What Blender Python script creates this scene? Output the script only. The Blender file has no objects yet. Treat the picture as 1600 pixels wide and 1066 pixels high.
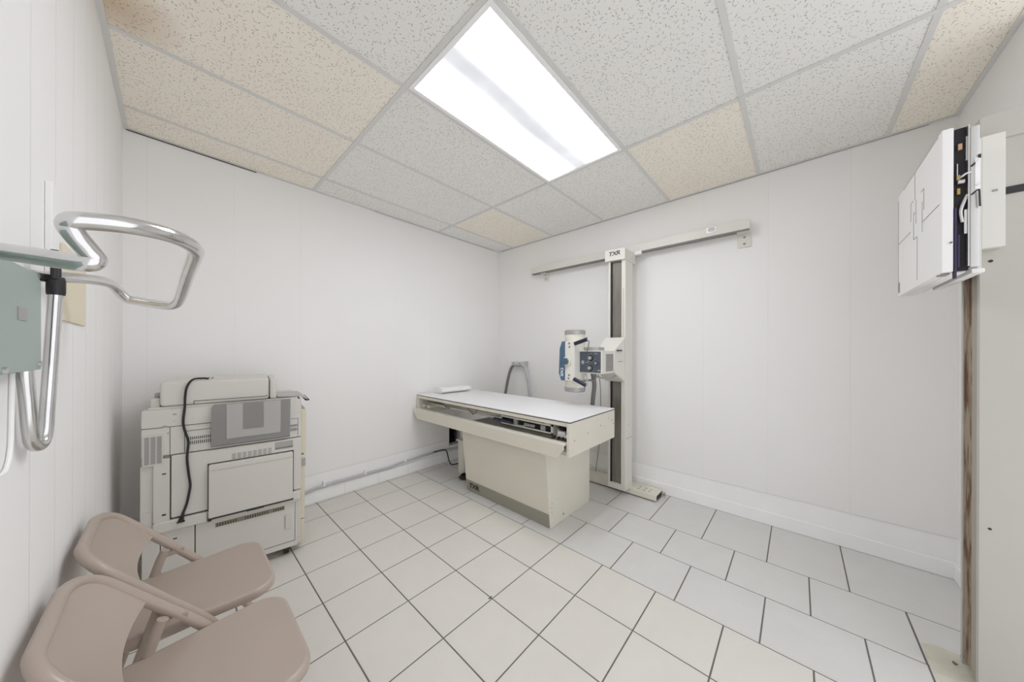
import bpy, bmesh, math, random
from mathutils import Vector, Matrix
random.seed(4)
PI = math.pi
scene = bpy.context.scene
COL = scene.collection

# ------------------------------------------------------------------ camera, world, exposure
CAM_Z, CEIL = 1.263, 2.577
XD, XB, YA, YC = -0.203, 2.976, 2.917, -0.650      # left, right, back and near wall planes
cam = bpy.data.cameras.new('camera')
cam.sensor_fit = 'HORIZONTAL'; cam.sensor_width = 36.0
cam.lens = 486.95 / 1600 * 36.0
cam.shift_x = 10.0 / 1600; cam.shift_y = 15.3 / 1600
cam.clip_start = 0.02
co = bpy.data.objects.new('camera', cam); COL.objects.link(co)
yaw, roll = 0.75235, 0.00306
F = Vector((math.cos(yaw), math.sin(yaw), 0)); R0 = Vector((math.sin(yaw), -math.cos(yaw), 0)); U0 = Vector((0, 0, 1))
Rr = R0 * math.cos(roll) + U0 * math.sin(roll); Uu = U0 * math.cos(roll) - R0 * math.sin(roll)
co.matrix_world = Matrix(((Rr.x, Uu.x, -F.x, 0), (Rr.y, Uu.y, -F.y, 0), (Rr.z, Uu.z, -F.z, CAM_Z), (0, 0, 0, 1)))
scene.camera = co

world = bpy.data.worlds.new('world'); scene.world = world; world.use_nodes = True
wb = world.node_tree.nodes['Background']
wb.inputs[0].default_value = (0.97, 0.97, 1.0, 1); wb.inputs[1].default_value = 1.25
scene.view_settings.view_transform = 'Standard'
scene.view_settings.look = 'None'
scene.view_settings.exposure = 0.20
scene.view_settings.gamma = 1.0
scene.view_settings.use_curve_mapping = False
try:
    scene.cycles.max_bounces = 16; scene.cycles.diffuse_bounces = 12
except Exception:
    pass
LAMP = 13.5            # radiance of the ceiling light's bright stripes

# ------------------------------------------------------------------ materials
def new_mat(name):
    m = bpy.data.materials.new(name); m.use_nodes = True
    nt = m.node_tree
    return m, nt, nt.nodes['Principled BSDF']

def nd(nt, kind, **kw):
    n = nt.nodes.new(kind)
    for k, v in kw.items(): setattr(n, k, v)
    return n

def mth(nt, op, a, b=None, c=None):
    n = nt.nodes.new('ShaderNodeMath'); n.operation = op
    for i, v in enumerate((a, b, c)):
        if v is None: continue
        if isinstance(v, (int, float)): n.inputs[i].default_value = v
        else: nt.links.new(v, n.inputs[i])
    return n.outputs[0]

def mixc(nt, fac, a, b):
    n = nt.nodes.new('ShaderNodeMix'); n.data_type = 'RGBA'
    if isinstance(fac, (int, float)): n.inputs[0].default_value = fac
    else: nt.links.new(fac, n.inputs[0])
    for i, v in ((6, a), (7, b)):
        if isinstance(v, tuple): n.inputs[i].default_value = (*v, 1)
        else: nt.links.new(v, n.inputs[i])
    return n.outputs[2]

def simple(name, col, rough=0.5, metal=0.0, var=0.04, scale=6.0, spec=0.5, bump=0.0):
    m, nt, b = new_mat(name)
    tc = nd(nt, 'ShaderNodeTexCoord'); nz = nd(nt, 'ShaderNodeTexNoise')
    nz.inputs['Scale'].default_value = scale; nz.inputs['Detail'].default_value = 4
    nt.links.new(tc.outputs['Object'], nz.inputs['Vector'])
    lo = tuple(max(0, c * (1 - var)) for c in col); hi = tuple(min(1, c * (1 + var)) for c in col)
    nt.links.new(mixc(nt, nz.outputs['Fac'], lo, hi), b.inputs['Base Color'])
    b.inputs['Roughness'].default_value = rough; b.inputs['Metallic'].default_value = metal
    b.inputs['Specular IOR Level'].default_value = spec
    if bump:
        bp = nd(nt, 'ShaderNodeBump'); bp.inputs['Strength'].default_value = bump; bp.inputs['Distance'].default_value = 0.002
        n2 = nd(nt, 'ShaderNodeTexNoise'); n2.inputs['Scale'].default_value = 220
        nt.links.new(tc.outputs['Object'], n2.inputs['Vector']); nt.links.new(n2.outputs['Fac'], bp.inputs['Height'])
        nt.links.new(bp.outputs['Normal'], b.inputs['Normal'])
    return m

def wall_mat(name, axis, period, off, depth=0.5):
    """white painted panelling: shallow vertical grooves every `period` metres along `axis`"""
    m, nt, b = new_mat(name)
    tc = nd(nt, 'ShaderNodeTexCoord'); sp = nd(nt, 'ShaderNodeSeparateXYZ')
    nt.links.new(tc.outputs['Object'], sp.inputs[0])
    v = mth(nt, 'ADD', sp.outputs[axis], off)
    fr = mth(nt, 'PINGPONG', v, period / 2)
    line = mth(nt, 'SUBTRACT', 1.0, mth(nt, 'MINIMUM', mth(nt, 'DIVIDE', fr, 0.004), 1.0))
    nz = nd(nt, 'ShaderNodeTexNoise'); nz.inputs['Scale'].default_value = 1.6; nz.inputs['Detail'].default_value = 5
    nt.links.new(tc.outputs['Object'], nz.inputs['Vector'])
    c = mixc(nt, nz.outputs['Fac'], (0.85, 0.845, 0.84), (0.885, 0.88, 0.875))
    c = mixc(nt, mth(nt, 'MULTIPLY', line, 0.10 * depth), c, (0.55, 0.54, 0.52))
    nt.links.new(c, b.inputs['Base Color'])
    bp = nd(nt, 'ShaderNodeBump'); bp.inputs['Strength'].default_value = depth; bp.inputs['Distance'].default_value = 0.003
    bp.invert = True
    nt.links.new(line, bp.inputs['Height']); nt.links.new(bp.outputs['Normal'], b.inputs['Normal'])
    b.inputs['Roughness'].default_value = 0.55; b.inputs['Specular IOR Level'].default_value = 0.3
    return m

def tile_mat(name, base, warm, stain=0.0, brown=None):
    """mineral fibre ceiling tile: randomly turned dark fissures"""
    m, nt, b = new_mat(name)
    tc = nd(nt, 'ShaderNodeTexCoord')
    def dashes(scale, L, W, keep, offs):
        mp = nd(nt, 'ShaderNodeMapping'); mp.inputs['Location'].default_value = offs
        fl = nd(nt, 'ShaderNodeVectorMath', operation='MULTIPLY'); fl.inputs[1].default_value = (1, 1, 0)
        nt.links.new(tc.outputs['Object'], mp.inputs[0]); nt.links.new(mp.outputs[0], fl.inputs[0])
        vo = nd(nt, 'ShaderNodeTexVoronoi'); vo.voronoi_dimensions = '2D'; vo.inputs['Scale'].default_value = scale
        nt.links.new(fl.outputs[0], vo.inputs['Vector'])
        dv = nd(nt, 'ShaderNodeVectorMath', operation='SUBTRACT')
        nt.links.new(fl.outputs[0], dv.inputs[0]); nt.links.new(vo.outputs['Position'], dv.inputs[1])
        sc = nd(nt, 'ShaderNodeSeparateColor'); nt.links.new(vo.outputs['Color'], sc.inputs[0])
        rt = nd(nt, 'ShaderNodeVectorRotate'); rt.rotation_type = 'Z_AXIS'
        nt.links.new(dv.outputs[0], rt.inputs['Vector'])
        nt.links.new(mth(nt, 'MULTIPLY', sc.outputs[0], 6.283), rt.inputs['Angle'])
        sx = nd(nt, 'ShaderNodeSeparateXYZ'); nt.links.new(rt.outputs[0], sx.inputs[0])
        bend = mth(nt, 'MULTIPLY', mth(nt, 'MULTIPLY', sx.outputs[0], sx.outputs[0]), 35.0)
        u = mth(nt, 'LESS_THAN', mth(nt, 'ABSOLUTE', sx.outputs[0]), mth(nt, 'MULTIPLY', mth(nt, 'ADD', sc.outputs[1], 0.25), L))
        w = mth(nt, 'LESS_THAN', mth(nt, 'ABSOLUTE', mth(nt, 'ADD', sx.outputs[1], bend)), W)
        k = mth(nt, 'LESS_THAN', sc.outputs[2], keep)
        return mth(nt, 'MULTIPLY', mth(nt, 'MULTIPLY', u, w), k)
    d = mth(nt, 'MAXIMUM', dashes(56, 0.0058, 0.0013, 0.50, (0, 0, 0)), dashes(85, 0.0028, 0.0011, 0.30, (3.1, 1.7, 0)))
    nz = nd(nt, 'ShaderNodeTexNoise'); nz.inputs['Scale'].default_value = 2.2; nz.inputs['Detail'].default_value = 3
    nt.links.new(tc.outputs['Object'], nz.inputs['Vector'])
    c = mixc(nt, nz.outputs['Fac'], base, warm)
    if brown:
        vm = nd(nt, 'ShaderNodeVectorMath', operation='DISTANCE'); vm.inputs[1].default_value = (brown[0], brown[1], brown[2])
        nt.links.new(tc.outputs['Object'], vm.inputs[0])
        f = mth(nt, 'SUBTRACT', 1.0, mth(nt, 'MINIMUM', mth(nt, 'DIVIDE', vm.outputs['Value'], brown[3]), 1.0))
        c = mixc(nt, mth(nt, 'MULTIPLY', mth(nt, 'MULTIPLY', f, nz.outputs['Fac']), 1.2), c, (0.50, 0.30, 0.13))
    c = mixc(nt, mth(nt, 'MULTIPLY', d, 0.70), c, (0.20, 0.18, 0.15))
    nt.links.new(c, b.inputs['Base Color'])
    b.inputs['Roughness'].default_value = 0.95; b.inputs['Specular IOR Level'].default_value = 0.1
    bp = nd(nt, 'ShaderNodeBump'); bp.inputs['Strength'].default_value = 0.25; bp.inputs['Distance'].default_value = 0.002
    n2 = nd(nt, 'ShaderNodeTexNoise'); n2.inputs['Scale'].default_value = 160
    nt.links.new(tc.outputs['Object'], n2.inputs['Vector']); nt.links.new(n2.outputs['Fac'], bp.inputs['Height'])
    nt.links.new(bp.outputs['Normal'], b.inputs['Normal'])
    return m

def marble_tile(name, a, bcol, rough=0.35):
    m, nt, b = new_mat(name)
    tc = nd(nt, 'ShaderNodeTexCoord')
    n1 = nd(nt, 'ShaderNodeTexNoise'); n1.inputs['Scale'].default_value = 5.5; n1.inputs['Detail'].default_value = 7; n1.inputs['Roughness'].default_value = 0.65
    n1.inputs['Distortion'].default_value = 0.8
    nt.links.new(tc.outputs['Object'], n1.inputs['Vector'])
    n2 = nd(nt, 'ShaderNodeTexNoise'); n2.inputs['Scale'].default_value = 90; n2.inputs['Detail'].default_value = 2
    nt.links.new(tc.outputs['Object'], n2.inputs['Vector'])
    f = mth(nt, 'ADD', mth(nt, 'MULTIPLY', n1.outputs['Fac'], 0.8), mth(nt, 'MULTIPLY', n2.outputs['Fac'], 0.2))
    nt.links.new(mixc(nt, f, a, bcol), b.inputs['Base Color'])
    b.inputs['Roughness'].default_value = rough; b.inputs['Specular IOR Level'].default_value = 0.35
    return m

def streaked(name, a, bcol, rough, metal, rust=None):
    m, nt, b = new_mat(name)
    tc = nd(nt, 'ShaderNodeTexCoord'); mp = nd(nt, 'ShaderNodeMapping'); mp.inputs['Scale'].default_value = (1, 1, 0.12)
    nt.links.new(tc.outputs['Object'], mp.inputs[0])
    n1 = nd(nt, 'ShaderNodeTexNoise'); n1.inputs['Scale'].default_value = 38; n1.inputs['Detail'].default_value = 5
    nt.links.new(mp.outputs[0], n1.inputs['Vector'])
    c = mixc(nt, n1.outputs['Fac'], a, bcol)
    if rust:
        mp2 = nd(nt, 'ShaderNodeMapping'); mp2.inputs['Scale'].default_value = (1, 1, 0.22); nt.links.new(tc.outputs['Object'], mp2.inputs[0])
        n2 = nd(nt, 'ShaderNodeTexNoise'); n2.inputs['Scale'].default_value = 26; n2.inputs['Detail'].default_value = 7
        nt.links.new(mp2.outputs[0], n2.inputs['Vector'])
        f = mth(nt, 'MULTIPLY', mth(nt, 'SUBTRACT', n2.outputs['Fac'], 0.44), 7.0)
        f = mth(nt, 'MAXIMUM', mth(nt, 'MINIMUM', f, 1.0), 0.0)
        c = mixc(nt, f, c, rust)
    nt.links.new(c, b.inputs['Base Color'])
    b.inputs['Roughness'].default_value = rough; b.inputs['Metallic'].default_value = metal
    return m

def lamp_mat(name):
    """prismatic diffuser over two long tubes: bright stripes, dimmer line between them"""
    m, nt, b = new_mat(name)
    tc = nd(nt, 'ShaderNodeTexCoord'); sp = nd(nt, 'ShaderNodeSeparateXYZ'); nt.links.new(tc.outputs['Generated'], sp.inputs[0])
    nz = nd(nt, 'ShaderNodeTexNoise'); nz.inputs['Scale'].default_value = 2.2; nz.inputs['Detail'].default_value = 3
    nt.links.new(tc.outputs['Generated'], nz.inputs['Vector'])
    y = mth(nt, 'ADD', sp.outputs[1], mth(nt, 'MULTIPLY', mth(nt, 'SUBTRACT', nz.outputs['Fac'], 0.5), 0.12))
    dist = mth(nt, 'ABSOLUTE', mth(nt, 'SUBTRACT', y, 0.50))
    n3 = nd(nt, 'ShaderNodeTexNoise'); n3.inputs['Scale'].default_value = 3.5; n3.inputs['Detail'].default_value = 2
    nt.links.new(tc.outputs['Object'], n3.inputs['Vector'])
    g = mth(nt, 'MINIMUM', mth(nt, 'DIVIDE', dist, 0.23), 1.0)
    g = mth(nt, 'POWER', g, 4.0)
    s = mth(nt, 'ADD', mth(nt, 'MULTIPLY', g, LAMP), mth(nt, 'ADD', 0.50, mth(nt, 'MULTIPLY', n3.outputs['Fac'], 0.50)))
    em = nd(nt, 'ShaderNodeEmission'); em.inputs[0].default_value = (0.95, 0.96, 1.0, 1)
    nt.links.new(s, em.inputs[1])
    out = nt.nodes['Material Output']; nt.links.new(em.outputs[0], out.inputs[0])
    return m

M = dict(
    wall_x=wall_mat('painted_panelling_x', 0, 0.4064, 0.11, 0.35),
    wall_y=wall_mat('painted_panelling_y', 1, 0.4064, 0.25, 0.35),
    wall_d=wall_mat('painted_panelling_left', 1, 0.203, 0.05, 0.8),
    trim=simple('white_trim_paint', (0.92, 0.92, 0.923), 0.4),
    white_tile=tile_mat('ceiling_tile_white', (0.84, 0.84, 0.81), (0.88, 0.875, 0.85)),
    cream_tile=tile_mat('ceiling_tile_yellowed', (0.92, 0.885, 0.81), (0.92, 0.855, 0.755)),
    stain_tile=tile_mat('ceiling_tile_water_stained', (0.92, 0.885, 0.81), (0.92, 0.855, 0.755), brown=(-0.156, 1.906, 2.58, 0.20)),
    tee=simple('ceiling_grid_paint', (0.70, 0.70, 0.68), 0.45),
    shadow_gap=simple('ceiling_gap_dark', (0.08, 0.075, 0.07), 0.9),
    grout=simple('grout', (0.155, 0.145, 0.13), 0.9, var=0.2, scale=20),
    beige_tile=marble_tile('beige_floor_tile', (0.625, 0.605, 0.56), (0.725, 0.705, 0.66)),
    grey_tile=marble_tile('grey_floor_tile', (0.60, 0.597, 0.585), (0.70, 0.695, 0.68)),
    mortar=simple('bare_mortar', (0.60, 0.58, 0.50), 0.95, var=0.15, scale=25),
    beige=simple('beige_enamel', (0.73, 0.70, 0.61), 0.38, var=0.03),
    beige2=simple('pale_enamel', (0.72, 0.71, 0.655), 0.38, var=0.03),
    stand=simple('stand_enamel', (0.49, 0.475, 0.43), 0.4, var=0.03),
    taupe=simple('taupe_enamel', (0.315, 0.305, 0.255), 0.5, var=0.05),
    white_lam=simple('white_laminate', (0.80, 0.80, 0.81), 0.35, var=0.02),
    black=simple('black_plastic', (0.018, 0.018, 0.02), 0.45),
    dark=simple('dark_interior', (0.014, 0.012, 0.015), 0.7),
    navy=simple('navy_rubber', (0.014, 0.016, 0.045), 0.35),
    blue=simple('blue_plate', (0.07, 0.135, 0.205), 0.4),
    slate=simple('slate_panel', (0.075, 0.092, 0.112), 0.45),
    pale_blue=simple('pale_blue_print', (0.35, 0.42, 0.48), 0.5),
    ink=simple('black_ink', (0.03, 0.03, 0.03), 0.6),
    white_ink=simple('white_ink', (0.75, 0.77, 0.8), 0.6),
    cream_ceramic=simple('cream_tube_housing', (0.74, 0.72, 0.63), 0.35),
    alu=simple('brushed_aluminium', (0.62, 0.62, 0.61), 0.35, 0.85),
    grey_metal=simple('grey_metal', (0.42, 0.42, 0.41), 0.4, 0.6),
    steel_strip=streaked('worn_steel_strip', (0.17, 0.16, 0.14), (0.33, 0.31, 0.28), 0.4, 0.55),
    rusty=streaked('rusty_channel', (0.25, 0.19, 0.12), (0.36, 0.31, 0.23), 0.75, 0.0, rust=(0.10, 0.035, 0.012)),
    taupe_rail=streaked('taupe_rail', (0.32, 0.29, 0.24), (0.40, 0.37, 0.31), 0.6, 0.0),
    chrome=simple('worn_chrome', (0.70, 0.70, 0.70), 0.16, 1.0, var=0.12, scale=25),
    teal=simple('sea_green_enamel', (0.30, 0.375, 0.345), 0.35, var=0.04),
    chair=simple('tan_chair_enamel', (0.415, 0.345, 0.295), 0.3, var=0.035, scale=5),
    chair_in=simple('tan_chair_tube', (0.415, 0.345, 0.295), 0.3, var=0.035, scale=5),
    copier=simple('copier_plastic', (0.60, 0.58, 0.54), 0.45, var=0.02, bump=0.05),
    copier_lt=simple('copier_pale_plastic', (0.625, 0.605, 0.565), 0.45, var=0.02),
    copier_cream=simple('copier_cream_door', (0.66, 0.61, 0.48), 0.5, var=0.03),
    seam=simple('dark_seam', (0.06, 0.055, 0.05), 0.8),
    brown_slot=simple('brown_slot', (0.27, 0.23, 0.18), 0.7),
    label_grey=simple('grey_label', (0.36, 0.36, 0.34), 0.5),
    rubber=simple('black_rubber', (0.012, 0.012, 0.013), 0.5),
    hose=simple('grey_hose', (0.20, 0.20, 0.20), 0.55),
    pale_hose=simple('pale_grey_hose', (0.50, 0.50, 0.52), 0.5),
    towel=simple('white_towel', (0.86, 0.86, 0.86), 0.95, var=0.03, scale=60, bump=0.6),
    cream_plate=simple('cream_plate', (0.74, 0.68, 0.52), 0.6),
    bucky=simple('white_bucky_face', (0.87, 0.865, 0.86), 0.45, var=0.015),
    pink=simple('copper_part', (0.55, 0.33, 0.22), 0.4, 0.4),
    gold=simple('brass_part', (0.45, 0.31, 0.10), 0.4, 0.6),
    purple=simple('purple_black_fabric', (0.045, 0.035, 0.085), 0.7),
    lamp=lamp_mat('lamp_diffuser'),
)
def frosted():
    m, nt, b = new_mat('smoked_frosted_plastic')
    b.inputs['Base Color'].default_value = (0.36, 0.355, 0.345, 1); b.inputs['Roughness'].default_value = 0.35
    b.inputs['Transmission Weight'].default_value = 0.25; b.inputs['IOR'].default_value = 1.2
    return m
M['smoke'] = frosted()
def smoke2():
    m, nt, b = new_mat('smoked_frosted_plastic_pale')
    b.inputs['Base Color'].default_value = (0.43, 0.425, 0.41, 1); b.inputs['Roughness'].default_value = 0.4
    return m
M['smoke2'] = smoke2()
M['mark'] = simple('grey_guide_line', (0.30, 0.30, 0.29), 0.6)

# ------------------------------------------------------------------ helpers
def wmat(o):
    m = Matrix.Translation(o.location) @ Matrix.Rotation(o.rotation_euler.z, 4, 'Z')
    return (wmat(o.parent) @ m) if o.parent else m

def BM(): return bmesh.new()

def box(bm, x0, x1, y0, y1, z0, z1, bev=0.0, seg=2, mi=0):
    vs = [bm.verts.new((x, y, z)) for x in (x0, x1) for y in (y0, y1) for z in (z0, z1)]
    fs = [bm.faces.new([vs[i] for i in q]) for q in ((0, 1, 3, 2), (4, 6, 7, 5), (0, 4, 5, 1), (2, 3, 7, 6), (0, 2, 6, 4), (1, 5, 7, 3))]
    for f in fs: f.material_index = mi
    if bev > 0:
        es = list({e for f in fs for e in f.edges})
        r = bmesh.ops.bevel(bm, geom=es, offset=bev, segments=seg, affect='EDGES', profile=0.5)
        for f in r['faces']: f.material_index = mi
    return bm

def prism(bm, pts, d, bev=0.0, seg=2):
    """pts: closed polygon in 3-D, extruded by vector d"""
    d = Vector(d)
    a = [bm.verts.new(p) for p in pts]; b = [bm.verts.new(Vector(p) + d) for p in pts]
    n = len(a)
    fs = [bm.faces.new(a[::-1]), bm.faces.new(b)]
    for i in range(n): fs.append(bm.faces.new((a[i], a[(i + 1) % n], b[(i + 1) % n], b[i])))
    if bev > 0:
        es = list({e for f in fs for e in f.edges})
        bmesh.ops.bevel(bm, geom=es, offset=bev, segments=seg, affect='EDGES', profile=0.5)
    return bm

def tube(bm, pts, r, n=14, closed=False, caps=True, sy=1.0):
    pts = [Vector(p) for p in pts]; N = len(pts)
    rs = r if isinstance(r, (list, tuple)) else [r] * N
    tang = []
    for i in range(N):
        a = pts[(i - 1) % N] if (closed or i > 0) else pts[i]
        b = pts[(i + 1) % N] if (closed or i < N - 1) else pts[i]
        t = (b - a)
        tang.append(t.normalized() if t.length > 1e-9 else Vector((0, 0, 1)))
    up = Vector((0, 0, 1)) if abs(tang[0].z) < 0.9 else Vector((0, 1, 0))
    nrm = (up - tang[0] * up.dot(tang[0])).normalized()
    rings = []
    for i in range(N):
        nrm = (nrm - tang[i] * nrm.dot(tang[i])).normalized()
        bi = tang[i].cross(nrm)
        rings.append([bm.verts.new(pts[i] + (nrm * math.cos(2 * PI * k / n) + bi * math.sin(2 * PI * k / n) * sy) * rs[i]) for k in range(n)])
    for i in range(N if closed else N - 1):
        A, B = rings[i], rings[(i + 1) % N]
        for k in range(n): bm.faces.new((A[k], A[(k + 1) % n], B[(k + 1) % n], B[k]))
    if caps and not closed:
        bm.faces.new(rings[0][::-1]); bm.faces.new(rings[-1])
    return bm

def cyl(bm, p0, p1, r, n=20): return tube(bm, [p0, p1], r, n)

def fillet(pts, rad, n=6):
    pts = [Vector(p) for p in pts]; out = [pts[0]]
    for i in range(1, len(pts) - 1):
        p = pts[i]; a = pts[i - 1] - p; b = pts[i + 1] - p
        r = min(rad, a.length * 0.49, b.length * 0.49)
        q0 = p + a.normalized() * r; q1 = p + b.normalized() * r
        for k in range(n + 1):
            t = k / n
            out.append(q0 * (1 - t) ** 2 + p * 2 * t * (1 - t) + q1 * t * t)
    out.append(pts[-1]); return out

def spline(pts, n=8):
    """Catmull-Rom through tuples of any length"""
    P = [pts[0]] + list(pts) + [pts[-1]]; out = []
    for i in range(1, len(P) - 2):
        for k in range(n):
            t = k / n; row = []
            for c in range(len(P[0])):
                p0, p1, p2, p3 = (P[i + j][c] for j in (-1, 0, 1, 2))
                row.append(0.5 * (2 * p1 + (p2 - p0) * t + (2 * p0 - 5 * p1 + 4 * p2 - p3) * t * t + (3 * p1 - p0 - 3 * p2 + p3) * t ** 3))
            out.append(tuple(row))
    out.append(tuple(pts[-1])); return out

PATTERN = {'scale_marks', 'alignment_marks', 'grip_lines', 'slot_fin', 'vent_slot', 'louvre', 'grille_slot', 'plate_print', 'tile_joint', 'exit_slot', 'panel_seam', 'lid_seam', 'cover_seam', 'door_gap'}
def pieces(bm):
    """the loose islands of bm, clustered into pieces that stand apart from each other"""
    seen = set(); isl = []
    for v in bm.verts:
        if v in seen: continue
        st = [v]; seen.add(v); cur = []
        while st:
            a = st.pop(); cur.append(a)
            for e in a.link_edges:
                b = e.other_vert(a)
                if b not in seen: seen.add(b); st.append(b)
        isl.append(cur)
    bb = [(Vector(min(v.co[i] for v in c) for i in range(3)), Vector(max(v.co[i] for v in c) for i in range(3))) for c in isl]
    par = list(range(len(isl)))
    def find(i):
        while par[i] != i: i = par[i]
        return i
    for i in range(len(isl)):
        for j in range(i + 1, len(isl)):
            gap = math.sqrt(sum(max(0, bb[i][0][k] - bb[j][1][k], bb[j][0][k] - bb[i][1][k]) ** 2 for k in range(3)))
            size = max(max(bb[i][1] - bb[i][0]), max(bb[j][1] - bb[j][0]))
            if gap <= max(.012, .5 * size): par[find(i)] = find(j)
    out = {}
    for i, c in enumerate(isl): out.setdefault(find(i), []).extend(c)
    return list(out.values())

def link(name, bm, mat, parent=None, ang=35, local=False):
    if parent is not None and name not in PATTERN:
        pc = pieces(bm)
        if len(pc) > 1:
            first = None
            for c in pc:
                bm.verts.index_update(); ids = {v.index for v in c}; b2 = bm.copy()
                b2.verts.ensure_lookup_table()
                bmesh.ops.delete(b2, geom=[v for i, v in enumerate(b2.verts) if i not in ids], context='VERTS')
                o = link_one(name, b2, mat, parent, ang, local)
                first = first or o
            bm.free()
            return first
    return link_one(name, bm, mat, parent, ang, local)

def link_one(name, bm, mat, parent=None, ang=35, local=False):
    bmesh.ops.recalc_face_normals(bm, faces=bm.faces[:])
    if parent is not None and not local: bm.transform(wmat(parent).inverted())
    me = bpy.data.meshes.new(name); bm.to_mesh(me); bm.free()
    for m in (mat if isinstance(mat, (list, tuple)) else [mat]): me.materials.append(m)
    me.polygons.foreach_set('use_smooth', [True] * len(me.polygons))
    me.set_sharp_from_angle(angle=math.radians(ang))
    o = bpy.data.objects.new(name, me); COL.objects.link(o)
    if parent is not None: o.parent = parent
    wn = o.modifiers.new('weighted', 'WEIGHTED_NORMAL'); wn.keep_sharp = True; wn.weight = 100
    return o

def tag(o, label, cat, group=None, kind=None):
    if label: o['label'] = label
    if cat: o['category'] = cat
    if group: o['group'] = group
    if kind: o['kind'] = kind
    return o

def thing(name, label, cat, loc, rz=0.0, group=None):
    o = bpy.data.objects.new(name, None); COL.objects.link(o)
    o.location = loc; o.rotation_euler = (0, 0, rz); o.empty_display_size = 0.1
    return tag(o, label, cat, group)

def struct(name, bm, mat, parent=None, ang=35):
    o = link(name, bm, mat, parent, ang)
    if parent is None: o['kind'] = 'structure'
    return o

def lettering(name, text, size, origin, xdir, ydir, mat, parent, shear=0.2, weight=0.012, depth=0.0006, wide=1.0):
    cu = bpy.data.curves.new(name, 'FONT'); cu.body = text; cu.size = size; cu.shear = shear
    cu.offset = weight * size; cu.extrude = depth; cu.align_x = 'CENTER'; cu.align_y = 'CENTER'; cu.space_character = 0.9
    tmp = bpy.data.objects.new(name + '_tmp', cu); COL.objects.link(tmp)
    dg = bpy.context.evaluated_depsgraph_get(); dg.update()
    me = bpy.data.meshes.new_from_object(tmp.evaluated_get(dg))
    bpy.data.objects.remove(tmp); bpy.data.curves.remove(cu)
    me.name = name
    x = Vector(xdir).normalized(); y = Vector(ydir).normalized(); z = x.cross(y)
    T = Matrix(((x.x * wide, y.x, z.x, origin[0]), (x.y * wide, y.y, z.y, origin[1]), (x.z * wide, y.z, z.z, origin[2]), (0, 0, 0, 1)))
    me.transform(wmat(parent).inverted() @ T)
    me.materials.clear(); me.materials.append(mat)
    o = bpy.data.objects.new(name, me); COL.objects.link(o); o.parent = parent
    return o

# ------------------------------------------------------------------ room shell
WT = 0.10
def wall_with_grid(name, mat, boxes):
    bm = BM()
    for b in boxes: box(bm, *b)
    return struct(name, bm, mat)

# back wall with the broken-out hole behind the table
HX0, HX1, HZ0, HZ1 = 2.172, 2.34, 0.165, 0.375
wall_back = wall_with_grid('wall_back', M['wall_x'], [
    (XD - WT, HX0, YA, YA + WT, 0, CEIL + 0.1), (HX1, XB + WT, YA, YA + WT, 0, CEIL + 0.1),
    (HX0, HX1, YA, YA + WT, 0, HZ0), (HX0, HX1, YA, YA + WT, HZ1, CEIL + 0.1)])
bm = BM(); box(bm, HX0 - .01, HX1 + .01, YA + WT, YA + WT + .02, HZ0 - .01, HZ1 + .01)
box(bm, HX0 + .03, HX0 + .045, YA + .06, YA + WT, HZ0, HZ1); box(bm, HX0 + .10, HX0 + .125, YA + .03, YA + WT, HZ0 + .05, HZ1)
link('wall_cavity', bm, M['dark'], wall_back)
wall_right = wall_with_grid('wall_right', M['wall_y'], [(XB, XB + WT, YC - WT, YA, 0, CEIL + 0.1)])
wall_left = wall_with_grid('wall_left', M['wall_d'], [(XD - WT, XD, -0.9, YA, 0, CEIL + 0.1)])
wall_near = wall_with_grid('wall_near', M['wall_x'], [(2.25, XB, YC - WT, YC, 0, CEIL + 0.1)])

# skirting: a square tile base with a thin panel board above it
def skirting(name, segs, joints=()):
    bm = BM()
    for s in segs: box(bm, *s, bev=0.006 if s[4] == 0 else 0.0015, seg=3)
    return struct(name, bm, M['trim'])
sk = skirting('baseboard_right', [(XB - .014, XB, YC, YA - .014, 0, 0.096), (XB - .006, XB, YC, YA - .006, 0.096, 0.226)])
bm = BM(); box(bm, XB - .009, XB - .005, YC, YA - .02, .2255, .2285); link('cap_line', bm, M['tee'], sk)
sk = skirting('baseboard_back', [(XD, HX0 - .04, YA - .014, YA, 0, 0.104), (HX0 - .04, XB - .014, YA - .014, YA, 0, 0.104), (XD, HX0 - .03, YA - .006, YA, 0.104, 0.236)])
bm = BM(); box(bm, XD, HX0 - .03, YA - .009, YA - .005, .2355, .2385); link('cap_line', bm, M['tee'], sk)
bm = BM()
for k in range(9): box(bm, .12 + k * .305, .1225 + k * .305, YA - .0147, YA - .0135, 0.002, .103)
link('tile_joint', bm, M['tee'], sk)
skirting('baseboard_near', [(2.25, XB - .014, YC, YC + .014, 0, 0.096), (2.25, XB - .006, YC, YC + .006, 0.096, 0.226)])
skirting('baseboard_left', [(XD, XD + .012, -0.9, YA - .014, 0, 0.104)])

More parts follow.
